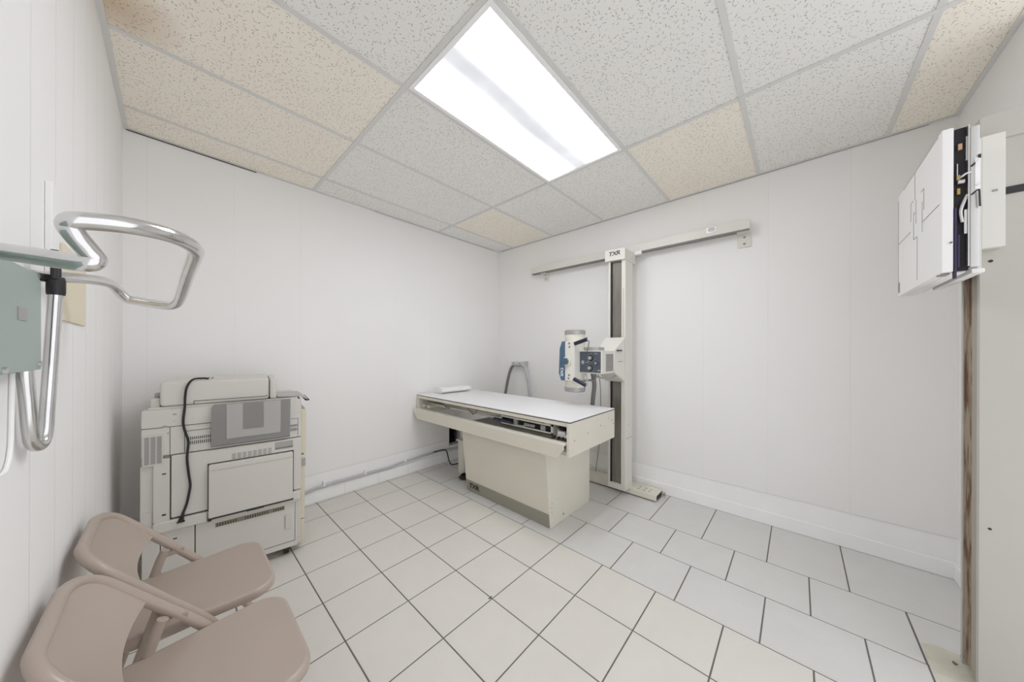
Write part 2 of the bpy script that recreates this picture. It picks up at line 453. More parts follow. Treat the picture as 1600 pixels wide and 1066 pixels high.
# floor: grout bed with tile faces standing a hair above it
bm = BM(); bm_t = {0: [], 1: []}
box(bm, XD - WT, XB + WT, -0.9, YA + WT, -0.06, -0.0012, mi=0)
def tile(x0, x1, y0, y1, mi, g=0.0036):
    x0 += g; x1 -= g; y0 += g; y1 -= g
    x0, x1 = max(x0, XD), min(x1, XB); y0, y1 = max(y0, -0.9), min(y1, YA)
    if x1 - x0 < 0.01 or y1 - y0 < 0.01: return
    v = [bm.verts.new(p) for p in ((x0, y0, 0), (x1, y0, 0), (x1, y1, 0), (x0, y1, 0))]
    w = [bm.verts.new(p) for p in ((x0 - .0008, y0 - .0008, -.0013), (x1 + .0008, y0 - .0008, -.0013), (x1 + .0008, y1 + .0008, -.0013), (x0 - .0008, y1 + .0008, -.0013))]
    f = [bm.faces.new(v)] + [bm.faces.new((w[i], w[(i + 1) % 4], v[(i + 1) % 4], v[i])) for i in range(4)]
    for q in f: q.material_index = mi
XL = [-.385, -.085, .215, .515, .815, 1.115, 1.424, 1.738]
YL = [-.92, -.63, -.345, -.05, .246, .541, .837, 1.132, 1.43, 1.725, 2.02, 2.325, 2.63, 2.882, 3.0]
for i in range(len(XL) - 1):
    for j in range(len(YL) - 1): tile(XL[i], XL[i + 1], YL[j], YL[j + 1], 1)
XR = [1.738, 2.086, 2.437, 2.976]
for i, off in enumerate((0.117, -0.05, 0.132)):
    for k in range(-4, 10):
        y0, y1 = off + .337 * k, off + .337 * (k + 1)
        if y1 < -.385 and i < 2: continue
        if i < 2: y0 = max(y0, -.388)
        elif y0 < -.3: y0 = YC
        if i == 2 and y1 < -.3: continue
        tile(XR[i], XR[i + 1], y0, y1, 2)
tile(2.086, 2.437, YC, -.388, 2); tile(1.738, 2.086, -.9, -.388, 2)
floor = struct('floor', bm, [M['grout'], M['beige_tile'], M['grey_tile']])
bm = BM()
pts = [(2.225, -.396), (2.25, -.44), (2.245, -.49), (2.18, -.55), (2.06, -.56), (2.01, -.50), (1.99, -.42), (2.02, -.394), (2.12, -.392)]
prism(bm, [(x, y, .0001) for x, y in pts], (0, 0, 0.0005))
link('bare_patch', bm, M['mortar'], floor)['label'] = 'broken-out patch of bare yellowish mortar'
bm = BM()
for cx, cy, s in ((2.17, -.47, .012), (2.235, -.5, .008), (1.112, 1.142, .012)):
    prism(bm, [(cx + s * (1 + .4 * math.sin(3 * a)) * math.cos(a), cy + s * .6 * math.sin(a), .0001) for a in [2 * PI * k / 9 for k in range(9)]], (0, 0, .0006))
link('tile_chip', bm, M['grout'], floor)

# ceiling: slab above, tiles resting on a grid of white tees
bm = BM(); box(bm, XD - WT, XB + WT, YC - .3, YA + WT, CEIL + 0.06, CEIL + 0.12)
ceiling = struct('ceiling', bm, M['tee'])
X0, X1 = .789, 2.008
XS = [XD, X0, X1, XB]
YS = [YC, -.397, .213, .823, 1.432, 2.042, 2.651, YA]
cream = {(0, 4): 'stain_tile', (0, 5): 'cream_tile', (0, 6): 'cream_tile', (2, 2): 'cream_tile', (2, 0): 'cream_tile', (2, 5): 'cream_tile', (0, 2): 'white_tile'}
for i in range(3):
    for j in range(7):
        if (i, j) == (1, 3): continue
        bm = BM(); box(bm, XS[i] + .004, XS[i + 1] - .004, YS[j] + .004, YS[j + 1] - .004, CEIL + .002, CEIL + .018)
        link('ceiling_tile', bm, M[cream.get((i, j), 'white_tile')], ceiling)
def tee(x0, x1, y0, y1, z=0.0):
    bm = BM(); box(bm, x0, x1, y0, y1, CEIL - .0015 - z, CEIL + .0015 - z)
    if x1 - x0 > y1 - y0: c = (y0 + y1) / 2; box(bm, x0, x1, c - .001, c + .001, CEIL, CEIL + .03)
    else: c = (x0 + x1) / 2; box(bm, c - .001, c + .001, y0, y1, CEIL, CEIL + .03)
    link('grid_tee', bm, M['tee'], ceiling)
for x in (X0, X1): tee(x - .012, x + .012, YC + .02, YA - .02, .0008)
for j in range(1, 7):
    for i in range(3): tee(XS[i] + (.0125 if i else .02), XS[i + 1] - (.0125 if i < 2 else .02), YS[j] - .012, YS[j] + .012)
bm = BM()
box(bm, XD, XD + .02, YC, YA, CEIL - .002, CEIL + .001); box(bm, XB - .02, XB, YC, YA, CEIL - .002, CEIL + .001)
box(bm, XD + .02, XB - .02, YA - .02, YA, CEIL - .002, CEIL + .001); box(bm, XD + .02, XB - .02, YC, YC + .02, CEIL - .002, CEIL + .001)
link('wall_angle', bm, M['tee'], ceiling)
bm = BM()   # dark crack where the angle has come away from the back wall
box(bm, XD + .01, .42, YA - .003, YA - .0005, CEIL - .008, CEIL - .0015); box(bm, 1.3, XB - .1, YA - .0025, YA - .0005, CEIL - .0030, CEIL - .0015)
box(bm, XB - .003, XB - .0005, YC + .1, YA - .05, CEIL - .0036, CEIL - .0015)
link('edge_gap', bm, M['shadow_gap'], ceiling)

# ceiling light
cl = thing('ceiling_light', 'lit rectangular fluorescent troffer set flush in the tiled ceiling', 'ceiling light', ((X0 + X1) / 2, (.823 + 1.432) / 2, CEIL - .01))
lx0, lx1, ly0, ly1 = X0 + .013, X1 - .013, .823 + .013, 1.432 - .013
bm = BM(); w = .022
for b in ((lx0, lx1, ly0, ly0 + w), (lx0, lx1, ly1 - w, ly1), (lx0, lx0 + w, ly0 + w, ly1 - w), (lx1 - w, lx1, ly0 + w, ly1 - w)):
    box(bm, *b, CEIL - .006, CEIL + .05, bev=.002)
link('frame', bm, M['trim'], cl)
bm = BM(); box(bm, lx0 + w, lx1 - w, ly0 + w, ly1 - w, CEIL - .001, CEIL + .003)
link('diffuser', bm, M['lamp'], cl)

# ------------------------------------------------------------------ x-ray table
tb = thing('xray_table', 'long beige examination table with white top on a boxy pedestal', 'x-ray table', (2.09, 1.75, 0))
TX0, TX1, TY0, TY1 = 1.745, 2.415, 1.065, 2.892
bm = BM(); box(bm, TX0, TX1, TY0, TY1, .800, .807, bev=.002); link('tabletop', bm, M['white_lam'], tb)
bm = BM(); box(bm, TX0 - .001, TX1 + .001, TY0 - .001, TY1, .795, .800); link('edge_strip', bm, M['seam'], tb)
bm = BM()
prism(bm, [(TX0 - .012, TY0 + .018, .795), (TX1, TY0 + .018, .795), (TX1, TY0 + .018, .575), (TX0 - .012, TY0 + .018, .575)], (0, -.018, 0), bev=.002)
ep = link('end_panel', bm, M['beige'], tb)
bm = BM()
for x, z in ((2.30, .745), (2.17, .71), (1.98, .69), (1.80, .675), (2.36, .72), (2.385, .69)): cyl(bm, (x, TY0 + .001, z), (x, TY0 - .002, z), .005, 10)
link('bolt', bm, M['taupe'], ep)
bm = BM(); prism(bm, [(TX0, TY1, .795), (TX1, TY1, .795), (TX1, TY1, .60), (TX0, TY1, .60)], (0, -.018, 0), bev=.002); link('end_panel', bm, M['beige'], tb)
bm = BM()
box(bm, TX0, TX0 + .03, TY0 + .018, TY1 - .018, .770, .795); box(bm, TX1 - .02, TX1, TY0 + .018, TY1 - .018, .745, .795)
link('top_rail', bm, M['beige'], tb)
bm = BM()   # sagging front apron: flat beam with cut lower corners and a folded top lip
y0, y1 = 1.088, 2.885
prism(bm, [(1.700, y0, .664), (1.700, y1, .664), (1.700, y1, .628), (1.700, y1 - .06, .568), (1.700, y0 + .05, .568), (1.700, y0, .628)], (.012, 0, 0), bev=.002)
box(bm, 1.712, 1.765, y0, y1, .652, .664, bev=.001)
ap = link('front_apron', bm, M['beige'], tb)
bm = BM()
for y in (1.32, 1.40, 1.48): box(bm, 1.6992, 1.73, y, y + .012, .6635, .6655)
link('scuff_mark', bm, M['beige2'], ap)
bm = BM(); box(bm, 1.765, TX1 - .02, TY0 + .018, 2.25, .575, .60); box(bm, TX1 - .05, TX1 - .02, 2.25, TY1 - .018, .575, .64)
link('tray_floor', bm, M['beige'], tb)
for x, z in ((1.86, .705), (2.30, .705)):
    bm = BM(); cyl(bm, (x, TY0 + .018, z), (x, TY1 - .018, z), .012, 12); link('guide_rail', bm, M['beige2'], tb)
bm = BM()
for y in (2.50, 2.12):
    tube(bm, fillet([(1.83, y - .10, .765), (1.84, y, .69), (1.83, y + .10, .765)], .01, 3), .005, 6)
link('spring_bracket', bm, M['taupe'], tb)
bm = BM()
for y in (2.74, 2.83): tube(bm, [(1.78, y, .69), (2.2, y, .70)], .016, 10)
link('counterweight_rod', bm, M['beige2'], tb)
# cassette tray standing inside the opening
ty0, ty1 = 1.235, 1.746
bm = BM()
box(bm, 1.80, 2.28, ty0, ty1, .678, .684); box(bm, 1.80, 1.806, ty0, ty1, .737, .752)
box(bm, 1.80, 1.806, ty0, ty1, .678, .694); box(bm, 1.80, 2.28, ty0, ty0 + .016, .684, .752); box(bm, 1.80, 2.28, ty1 - .010, ty1, .684, .752)
box(bm, 2.26, 2.28, ty0, ty1, .684, .752)
ct = link('cassette_tray', bm, M['beige2'], tb)
bm = BM(); box(bm, 1.82, 2.25, ty0 + .02, ty1 - .012, .685, .748); box(bm, 1.79, 1.80, 1.30, 1.72, .7525, .766); link('tray_inside', bm, M['dark'], ct)
bm = BM()
box(bm, 1.806, 1.82, 1.40, 1.50, .70, .722, bev=.003); box(bm, 1.80, 1.82, 1.56, 1.60, .695, .735); tube(bm, [(1.795, 1.74, .70), (1.80, 1.60, .694), (1.796, 1.50, .70), (1.80, 1.44, .715)], .005, 8)
box(bm, 1.80, 1.812, 1.30, 1.34, .698, .73)
link('tray_clamp', bm, M['grey_metal'], ct)
bm = BM(); box(bm, 1.775, 1.80, 1.60, 1.80, .700, .722, bev=.004); link('tray_handle', bm, M['navy'], ct)
bm = BM(); box(bm, 1.80, 1.95, 1.11, 1.20, .665, .70, bev=.004); box(bm, 1.79, 1.82, 1.13, 1.19, .70, .72, bev=.003); link('gear_block', bm, M['white_lam'], tb)
bm = BM()
for y in (1.12, 1.15, 1.18, 1.22): cyl(bm, (1.785, y, .672), (1.80, y, .672), .010, 12)
box(bm, 1.83, 2.0, 1.10, 1.20, .715, .745)
link('gear_bolt', bm, M['dark'], tb)
# pedestal with sloping front
bm = BM()
prism(bm, [(1.767, 1.274, .575), (2.40, 1.274, .575), (2.40, 1.274, 0), (1.832, 1.274, 0), (1.820, 1.274, .10)], (0, .915, 0), bev=.003)
pd = link('pedestal', bm, M['beige'], tb)
bm = BM()
prism(bm, [(1.8165, 1.279, .105), (1.8295, 1.279, .004), (1.836, 1.279, .004), (1.836, 1.279, .105)], (0, .905, 0))
tp = link('toe_plate', bm, M['taupe'], tb)
nx = Vector((.105 - .004, 0, .013)).normalized()
lettering('maker_lettering', 'TXR', .062, (1.8205, 2.085, .058), (0, -1, 0), (-.013, 0, .101), M['ink'], tp, wide=1.15, weight=.02)
bm = BM()
for z in (.175, .145, .11): cyl(bm, (1.848, 1.2745, z), (1.848, 1.272, z), .004, 8)
cyl(bm, (2.0, 1.2745, .045), (2.0, 1.272, .045), .009, 10)
link('screw', bm, M['taupe'], pd)

# folded towel
tw = thing('folded_towel', 'folded white towel lying on the far end of the table', 'towel', (2.12, 2.765, .807), math.radians(-3))
bm = BM()
prof = []
for k in range(40):
    a = k / 39 * 2 * PI * 2.4; r = .026 - .0026 * a / 2
    prof.append((.0 + 2.3 * r * math.cos(a), max(.001, .027 + .95 * r * math.sin(a))))
L0, L1, NS = -.19, .19, 12
rings = []
outer = [(2.4 * .03 * math.cos(a), .030 + .0285 * math.sin(a) * (1 if math.sin(a) > 0 else .98)) for a in [2 * PI * k / 24 for k in range(24)]]
for s in range(NS + 1):
    x = L0 + (L1 - L0) * s / NS; sc = 1 + .05 * math.sin(s * 1.3)
    rings.append([bm.verts.new((x + random.uniform(-.002, .002), p[0] * sc, .001 + p[1] * (1 + .06 * math.sin(s * .9 + p[0] * 40)))) for p in outer])
for s in range(NS):
    for k in range(24): bm.faces.new((rings[s][k], rings[s][(k + 1) % 24], rings[s + 1][(k + 1) % 24], rings[s + 1][k]))
bm.faces.new(rings[0]); bm.faces.new(rings[-1][::-1])
link('towel_roll', bm, M['towel'], tw, local=True, ang=60)
bm = BM()
pts = [(L0 - .0015, p[0] * .85, p[1]) for p in prof]
tube(bm, pts, .0022, 5)
box(bm, L0, L1, .03, .10, .001, .014, bev=.005)
link('towel_fold', bm, M['towel'], tw, local=True, ang=60)

# small cabinet, coil and cables behind the pedestal
bm = BM(); box(bm, 2.02, 2.34, 2.46, 2.56, 0, .335, bev=.006)
gb = thing('junction_cabinet', 'small cream metal box on the floor behind the table pedestal', 'junction box', (2.18, 2.51, 0))
link('cabinet_shell', bm, M['beige2'], gb)
bm = BM(); box(bm, 2.0, 2.36, 2.45, 2.57, .335, .350, bev=.003); link('cabinet_lid', bm, M['beige2'], gb)
bm = BM(); tube(bm, [(1.975 + .055 * (1 - k / 160) * math.cos(k * .25), 2.40 + .055 * (1 - k / 160) * math.sin(k * .25), .007 + .0004 * k) for k in range(85)], .006, 8)
tag(link('cable_coil', bm, M['rubber']), 'coil of black cable on the floor beside the table pedestal', 'cable')
bm = BM()
P = spline([(.62, YA - .022, .072), (.736, YA - .026, .112), (.877, YA - .028, .130), (1.2, YA - .028, .131), (1.42, YA - .028, .128), (1.586, YA - .028, .143), (1.955, YA - .03, .152), (2.06, YA - .03, .150), (2.3, YA - .03, .135), (2.5, YA - .03, .125)], 8)
tube(bm, P, .0125, 10)
hs = tag(link('wall_hose', bm, M['pale_hose']), 'pale grey cable hose lying along the ledge of the back wall skirting', 'hose')
bm = BM()
for x in (.86, 1.2, 1.60): box(bm, x, x + .012, YA - .045, YA - .0145, .128 + .012 * (x > 1.5), .168 + .012 * (x > 1.5), bev=.002)
link('hose_clip', bm, M['trim'], hs)
bm = BM()
tube(bm, spline([(1.93, 2.865, .166), (2.03, 2.862, .166), (2.075, 2.85, .155), (2.085, 2.83, .12), (2.085, 2.80, .05), (2.10, 2.77, .012), (2.2, 2.74, .01), (2.3, 2.70, .008)], 6), .006, 8)
tag(link('black_cable', bm, M['rubber']), 'thin black cable dropping from the wall hose to the floor behind the table', 'cable')

# ------------------------------------------------------------------ overhead rail and floor rail
rl = thing('overhead_rail', 'long pale metal rail bracketed high on the right wall', 'rail', (2.93, 1.27, 2.21))
bm = BM(); box(bm, 2.885, 2.935, .255, 2.285, 2.168, 2.238, bev=.003); link('rail_beam', bm, M['beige2'], rl)
bm = BM(); box(bm, 2.888, 2.93, .26, 2.28, 2.156, 2.168); link('rail_lip', bm, M['hose'], rl)
for y0, y1, z0 in ((.255, .335, 2.055), (2.10, 2.17, 2.075)):
    bm = BM(); box(bm, 2.895, XB, y0, y1, 2.155, 2.167); box(bm, 2.964, XB, y0, y1, z0, 2.16, bev=.002)
    bk = link('wall_bracket', bm, M['beige2'], rl)
    bm = BM(); c = (y0 + y1) / 2
    for z in (z0 + .025, z0 + .075): cyl(bm, (2.965, c, z), (2.960, c, z), .008, 10)
    link('bolt', bm, M['taupe'], bk)
bm = BM(); box(bm, 2.883, 2.8855, .462, .525, 2.197, 2.236); st = link('rating_plate', bm, M['alu'], rl)
bm = BM()
for k, (a, b) in enumerate(((.475, .512), (.468, .52), (.475, .515))): box(bm, 2.8823, 2.8832, a, b, 2.226 - k * .010, 2.230 - k * .010)
link('plate_print', bm, M['ink'], st)

fr = thing('floor_rail', 'low beige steel track on the floor along the right wall', 'floor track', (2.85, 1.5, 0))
bm = BM(); box(bm, 2.757, 2.935, .858, 2.45, .008, .052, bev=.003); link('track', bm, M['beige'], fr)
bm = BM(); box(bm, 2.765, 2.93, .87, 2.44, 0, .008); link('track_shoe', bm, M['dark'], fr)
bm = BM()
box(bm, 2.775, 2.915, .8565, .8585, .014, .046); link('track_end', bm, M['dark'], fr)
bm = BM()
for y in (.93, .97, 1.02): 
    for x in (2.81, 2.86): cyl(bm, (x, y, .0515), (x, y, .0535), .009, 10)
link('track_hole', bm, M['taupe'], fr)
bm = BM(); cyl(bm, (2.90, .858, .03), (2.90, .825, .03), .010, 12); cyl(bm, (2.90, .838, .03), (2.90, .828, .03), .017, 6); link('end_bolt', bm, M['grey_metal'], fr)

# ------------------------------------------------------------------ x-ray tube stand
ts = thing('xray_tube_stand', 'tall pale column carrying the x-ray tube head over the table', 'x-ray stand', (2.75, 1.15, .052))
CX, CX2, CY0, CY1 = 2.667, 2.825, 1.083, 1.236
bm = BM()
box(bm, CX, CX2, CY0, CY0 + .035, .062, 2.06, bev=.002); box(bm, CX, CX2, CY1 - .016, CY1, .062, 2.06, bev=.002); box(bm, CX + .05, CX2, CY0 + .035, CY1 - .016, .062, 2.06)
box(bm, CX + .004, CX2, CY0 - .004, CY1 + .002, .052, .10, bev=.002)
cm = link('column', bm, M['beige2'], ts)
bm = BM(); box(bm, CX + .022, CX + .050, CY0 + .035, CY1 - .028, .10, 2.05); link('steel_strip', bm, M['steel_strip'], cm)
bm = BM(); box(bm, CX + .012, CX + .05, CY1 - .028, CY1 - .016, .10, 2.05); link('strip_edge', bm, M['dark'], cm)
bm = BM()
for k in range(34): box(bm, CX - .0006, CX + .001, CY0 + .013, CY0 + .022, 1.385 + k * .0125 * 1.0, 1.385 + k * .0125 + .0055)
link('scale_marks', bm, M['grey_metal'], cm)
bm = BM(); box(bm, CX + .02, CX2, CY0 - .0015, CY0 + .001, .5, .503); cyl(bm, (2.74, CY0 + .001, .62), (2.74, CY0 - .002, .62), .005, 8); link('screw', bm, M['taupe'], cm)
bm = BM(); prism(bm, [(2.645, 1.080, 2.155), (2.645, 1.262, 2.160), (2.645, 1.262, 2.062), (2.645, 1.080, 2.055)], (.24, 0, 0), bev=.004)
cc = link('column_cap', bm, M['beige2'], ts)
lettering('maker_lettering', 'TXR', .050, (2.6445, 1.175, 2.118), (0, -1, 0), (0, 0, 1), M['ink'], cc, weight=.02, wide=1.15)
bm = BM(); box(bm, 2.86, 2.884, 1.02, 1.082, 2.135, 2.166, bev=.003); link('rail_roller', bm, M['white_lam'], ts)
# carriage wedge on the column
bm = BM()
vA = [(2.664, 1.084, 1.385), (2.664, 1.262, 1.385), (2.664, 1.262, .995), (2.664, 1.084, .995)]
vB = [(2.49, 1.105, 1.262), (2.49, 1.262, 1.262), (2.49, 1.262, 1.09), (2.49, 1.105, 1.09)]
a = [bm.verts.new(p) for p in vA]; b = [bm.verts.new(p) for p in vB]
bm.faces.new(a); bm.faces.new(b[::-1])
for i in range(4): bm.faces.new((a[i], b[i], b[(i + 1) % 4], a[(i + 1) % 4]))
bmesh.ops.bevel(bm, geom=bm.edges[:], offset=.004, segments=2, affect='EDGES')
cg = link('carriage', bm, M['beige2'], ts)
bm = BM(); box(bm, 2.52, 2.60, 1.081, 1.093, 1.262, 1.273); link('lock_slot', bm, M['navy'], cg)
bm = BM(); cyl(bm, (2.55, 1.096, 1.175), (2.59, 1.078, 1.176), .003, 8); link('lock_lever', bm, M['grey_metal'], cg)
bm = BM(); tube(bm, [(2.43, 1.30, 1.15), (2.40, 1.30, 1.27)], .06, 24); cyl(bm, (2.42, 1.25, 1.23), (2.42, 1.25, 1.295), .085, 28)
link('swivel_ring', bm, M['grey_metal'], ts)
# control box
bm = BM(); box(bm, 2.285, 2.50, 1.110, 1.306, 1.082, 1.266, bev=.006)
cb = link('control_box', bm, M['beige2'], ts)
bm = BM(); box(bm, 2.2825, 2.287, 1.120, 1.302, 1.091, 1.259, bev=.0015); link('control_panel', bm, M['slate'], cb)
for y, z, r in ((1.202, 1.208, .017), (1.205, 1.128, .017), (1.152, 1.168, .010)):
    bm = BM(); cyl(bm, (2.283, y, z), (2.279, y, z), r * 1.35, 24)
    link('knob_skirt', bm, M['ink'], cb)
    bm = BM(); cyl(bm, (2.279, y, z), (2.258, y, z), r * .8, 20); link('control_knob', bm, M['alu'], cb)
bm = BM()
for (y, z) in ((1.202, 1.208), (1.205, 1.128)):
    for k in range(9):
        a = PI * .5 + k / 8 * 1.4 * PI; yy, zz = y - math.cos(a) * .033, z + math.sin(a) * .033
        box(bm, 2.2818, 2.2828, yy - .0025, yy + .0025, zz - .0025, zz + .0025)
for y, z, w, h in ((1.275, 1.175, .011, .020), (1.238, 1.172, .016, .004), (1.222, 1.18, .01, .004), (1.16, 1.242, .012, .004), (1.135, 1.11, .012, .008), (1.275, 1.16, .011, .005)):
    box(bm, 2.2818, 2.2828, y - w, y + w, z - h / 2, z + h / 2)
link('panel_print', bm, M['pale_blue'], cb)
bm = BM(); box(bm, 2.35, 2.485, 1.1085, 1.112, 1.10, 1.24, bev=.001); link('vent_grille', bm, M['label_grey'], cb)
bm = BM()
for k in range(12): box(bm, 2.354, 2.481, 1.1078, 1.109, 1.105 + k * .0115, 1.109 + k * .0115)
link('grille_slot', bm, M['hose'], cb)
# tube housing (upright cylinder), housing block, collimator plate
TC = (2.345, 1.385)
bm = BM()
prof = [(.0, .925), (.080, .925), (.086, .932), (.086, .958), (.084, .960), (.084, 1.402), (.086, 1.404), (.086, 1.428), (.082, 1.436), (.0, 1.438)]
def lathe(bm, prof, cx, cy, n=32):
    rings = [[bm.verts.new((cx + r * math.cos(2 * PI * k / n), cy + r * math.sin(2 * PI * k / n), z)) for k in range(n)] if r > 0 else [bm.verts.new((cx, cy, z))] for r, z in prof]
    for A, B in zip(rings, rings[1:]):
        for k in range(n):
            q = [A[k % len(A)], A[(k + 1) % len(A)], B[(k + 1) % len(B)], B[k % len(B)]]
            u = []
            for v in q:
                if v not in u: u.append(v)
            if len(u) > 2: bm.faces.new(u)
    return bm
lathe(bm, [(0, .955), (.084, .955), (.084, 1.405), (0, 1.405)], *TC)
th = link('tube_housing', bm, M['cream_ceramic'], ts)
bm = BM(); lathe(bm, [(0, .920), (.080, .920), (.086, .926), (.087, .958), (0, .958)], *TC); link('end_cap', bm, M['grey_metal'], th)
bm = BM(); lathe(bm, [(0, 1.402), (.087, 1.402), (.087, 1.434), (.080, 1.440), (0, 1.440)], *TC); link('end_cap', bm, M['grey_metal'], th)
bm = BM(); prism(bm, [(2.222, 1.405, 1.342), (2.222, 1.317, 1.342), (2.30, 1.306, 1.30), (2.30, 1.306, 1.06), (2.222, 1.317, 1.027), (2.222, 1.405, 1.02)][:0] or
    [(2.222, 1.407, 1.018), (2.222, 1.317, 1.018), (2.315, 1.300, 1.018), (2.36, 1.36, 1.018), (2.36, 1.407, 1.018)], (0, 0, .324), bev=.005)
hb = link('housing_block', bm, M['beige2'], ts)
bm = BM()
for y, z in ((1.365, 1.326), (1.362, 1.296), (1.366, 1.065), (1.370, 1.038)): cyl(bm, (2.223, y, z), (2.218, y, z), .008, 12)
link('bolt', bm, M['hose'], hb)
bm = BM(); prism(bm, [(2.218, 1.406, 1.343), (2.218, 1.434, 1.343), (2.218, 1.456, 1.286), (2.218, 1.464, 1.078), (2.218, 1.442, 1.018), (2.218, 1.406, 1.018)], (.13, 0, 0), bev=.003)
cp = link('collimator', bm, M['blue'], ts)
bm = BM(); cyl(bm, (2.218, 1.386, 1.178), (2.212, 1.386, 1.178), .038, 28); link('dial_ring', bm, M['cream_ceramic'], cp)
bm = BM(); cyl(bm, (2.212, 1.392, 1.178), (2.196, 1.392, 1.178), .027, 24); cyl(bm, (2.196, 1.392, 1.178), (2.190, 1.392, 1.178), .012, 16); link('collimator_dial', bm, M['blue'], cp)
lettering('maker_lettering', 'TXR', .036, (2.2172, 1.434, 1.092), (0, 0, -1), (0, -1, 0), M['white_ink'], cp, weight=.02, wide=1.2)
for (y0, z0, y1, z1) in ((1.313, 1.322, 1.200, 1.356), (1.320, 1.036, 1.212, .993)):
    bm = BM(); tube(bm, [(2.222, y0, z0), (2.218, y1, z1)], .0155, 16)
    hd = link('grip_handle', bm, M['navy'], ts)
    s = 1 if z1 > 1.2 else -1
    bm = BM(); tube(bm, fillet([(2.218, y1, z1), (2.215, y1 - .016, z1 - .012 * s), (2.25, y1 + .01, z1 - .07 * s), (2.31, y1 + .06, z1 - .10 * s)], .02, 5), .006, 10)
    link('handle_rod', bm, M['grey_metal'], hd)
bm = BM(); tube(bm, spline([(2.43, 1.27, 1.10), (2.47, 1.275, 1.02), (2.50, 1.285, .96), (2.515, 1.305, .84), (2.53, 1.34, .60), (2.56, 1.45, .30), (2.62, 1.62, .13)], 6), .019, 12)
link('tube_hose', bm, M['hose'], ts)
bm = BM(); tube(bm, spline([(2.48, 1.245, 1.09), (2.51, 1.238, 1.0), (2.52, 1.236, .85), (2.52, 1.24, .55), (2.56, 1.30, .20)], 5), .004, 6)
link('thin_cable', bm, M['hose'], ts)
bm = BM(); tube(bm, spline([(2.36, 1.24, 1.09), (2.40, 1.20, 1.05), (2.46, 1.14, 1.035), (2.55, 1.11, 1.06), (2.60, 1.12, 1.10)], 6), .007, 8)
link('loop_cable', bm, M['grey_metal'], ts)
bm = BM(); tube(bm, spline([(2.30, 1.345, .99), (2.33, 1.27, 1.02), (2.36, 1.21, 1.03), (2.36, 1.20, 1.09)], 6), .009, 8)
link('short_cable', bm, M['hose'], ts)

# ------------------------------------------------------------------ arched cable hose by the right wall
ar = thing('cable_arch', 'arched grey cable hose clamped to the right wall behind the table', 'hose', (2.92, 2.5, 0))
bm = BM(); tube(bm, spline([(2.90, 2.80, .30), (2.90, 2.745, .60), (2.90, 2.712, .74), (2.905, 2.672, .92), (2.91, 2.63, 1.04), (2.915, 2.585, 1.085)], 6), .018, 12); link('dark_hose', bm, M['hose'], ar)
bm = BM(); tube(bm, spline([(2.925, 2.45, 1.09), (2.92, 2.395, 1.04), (2.91, 2.35, .92), (2.90, 2.318, .78), (2.90, 2.29, .60), (2.90, 2.26, .30)], 6), .020, 12); link('pale_hose', bm, M['pale_hose'], ar)
bm = BM(); tube(bm, spline([(2.915, 2.585, 1.085), (2.918, 2.52, 1.095), (2.925, 2.45, 1.09)], 5), .017, 12); link('hose_bend', bm, M['pale_hose'], ar)
bm = BM(); box(bm, 2.885, XB, 2.435, 2.60, 1.088, 1.128, bev=.004); box(bm, 2.89, XB, 2.405, 2.436, 1.07, 1.135, bev=.002)
hc = link('wall_clamp', bm, M['alu'], ar)
bm = BM()
for y in (2.465, 2.565): cyl(bm, (2.886, y, 1.108), (2.880, y, 1.108), .008, 10)
link('bolt', bm, M['hose'], hc)

# ------------------------------------------------------------------ wall bucky on its column
wbk = thing('wall_bucky_stand', 'white chest film holder on a tall column by the right edge', 'film holder stand', (2.12, -.57, 0))
bm = BM()
SX0, SX1, SY = 2.034, 2.207, -.490
box(bm, SX0, SX0 + .022, YC + .015, SY, 0, 2.05, bev=.002); box(bm, SX1 - .016, SX1, YC + .015, SY, 0, 2.05, bev=.002); box(bm, SX0 + .022, SX1 - .012, YC + .015, SY - .05, 0, 2.05)
sc_ = link('column', bm, M['stand'], wbk)
bm = BM(); box(bm, SX0 + .075, SX1 - .016, SY - .048, SY - .004, .03, 1.62); link('rusty_channel', bm, M['rusty'], sc_)
bm = BM(); box(bm, SX0 + .024, SX0 + .075, SY - .048, SY - .0025, .03, 1.62); link('guide_strip', bm, M['taupe_rail'], sc_)
bm = BM(); box(bm, SX0 - .006, SX1 + .004, YC + .015, SY + .002, 2.03, 2.125, bev=.003); link('column_cap', bm, M['stand'], wbk)
bm = BM(); box(bm, SX0 - .004, SX0 + .001, YC + .015, -.538, 1.828, 1.853); link('black_band', bm, M['black'], wbk)
bm = BM(); cyl(bm, (SX0 + .001, -.513, 1.595), (SX0 - .002, -.513, 1.595), .005, 10); cyl(bm, (SX0 + .001, -.513, .62), (SX0 - .002, -.513, .62), .004, 10); link('screw', bm, M['ink'], wbk)
bm = BM(); box(bm, 2.0, SX0 - .001, -.534, -.486, 1.638, 2.042, bev=.002); box(bm, 2.0, 2.22, -.486, -.478, 1.56, 2.04)
sp_ = link('carriage', bm, M['beige2'], wbk)
bm = BM(); box(bm, 1.9985, 2.001, -.518, -.507, 1.836, 1.844); link('carriage_badge', bm, M['label_grey'], sp_)
BX0, BX1, BZ0, BZ1 = 1.806, 2.436, 1.535, 2.026
bm = BM(); box(bm, BX0, BX1, -.386, -.361, BZ0, BZ1, bev=.004); box(bm, BX0 + .03, BX1, -.416, -.385, BZ0, BZ0 + .012); cv = link('front_cover', bm, M['bucky'], wbk)
yf = -.3606
bm = BM()
def mark(x0, x1, z0, z1): box(bm, x0, x1, yf - .0008, yf + .0006, z0, z1)
mark(2.205, 2.43, 1.786, 1.7885); mark(1.83, 2.033, 1.777, 1.7795); mark(2.137, 2.139, 1.905, 2.02); mark(2.101, 2.103, 1.56, 1.738)
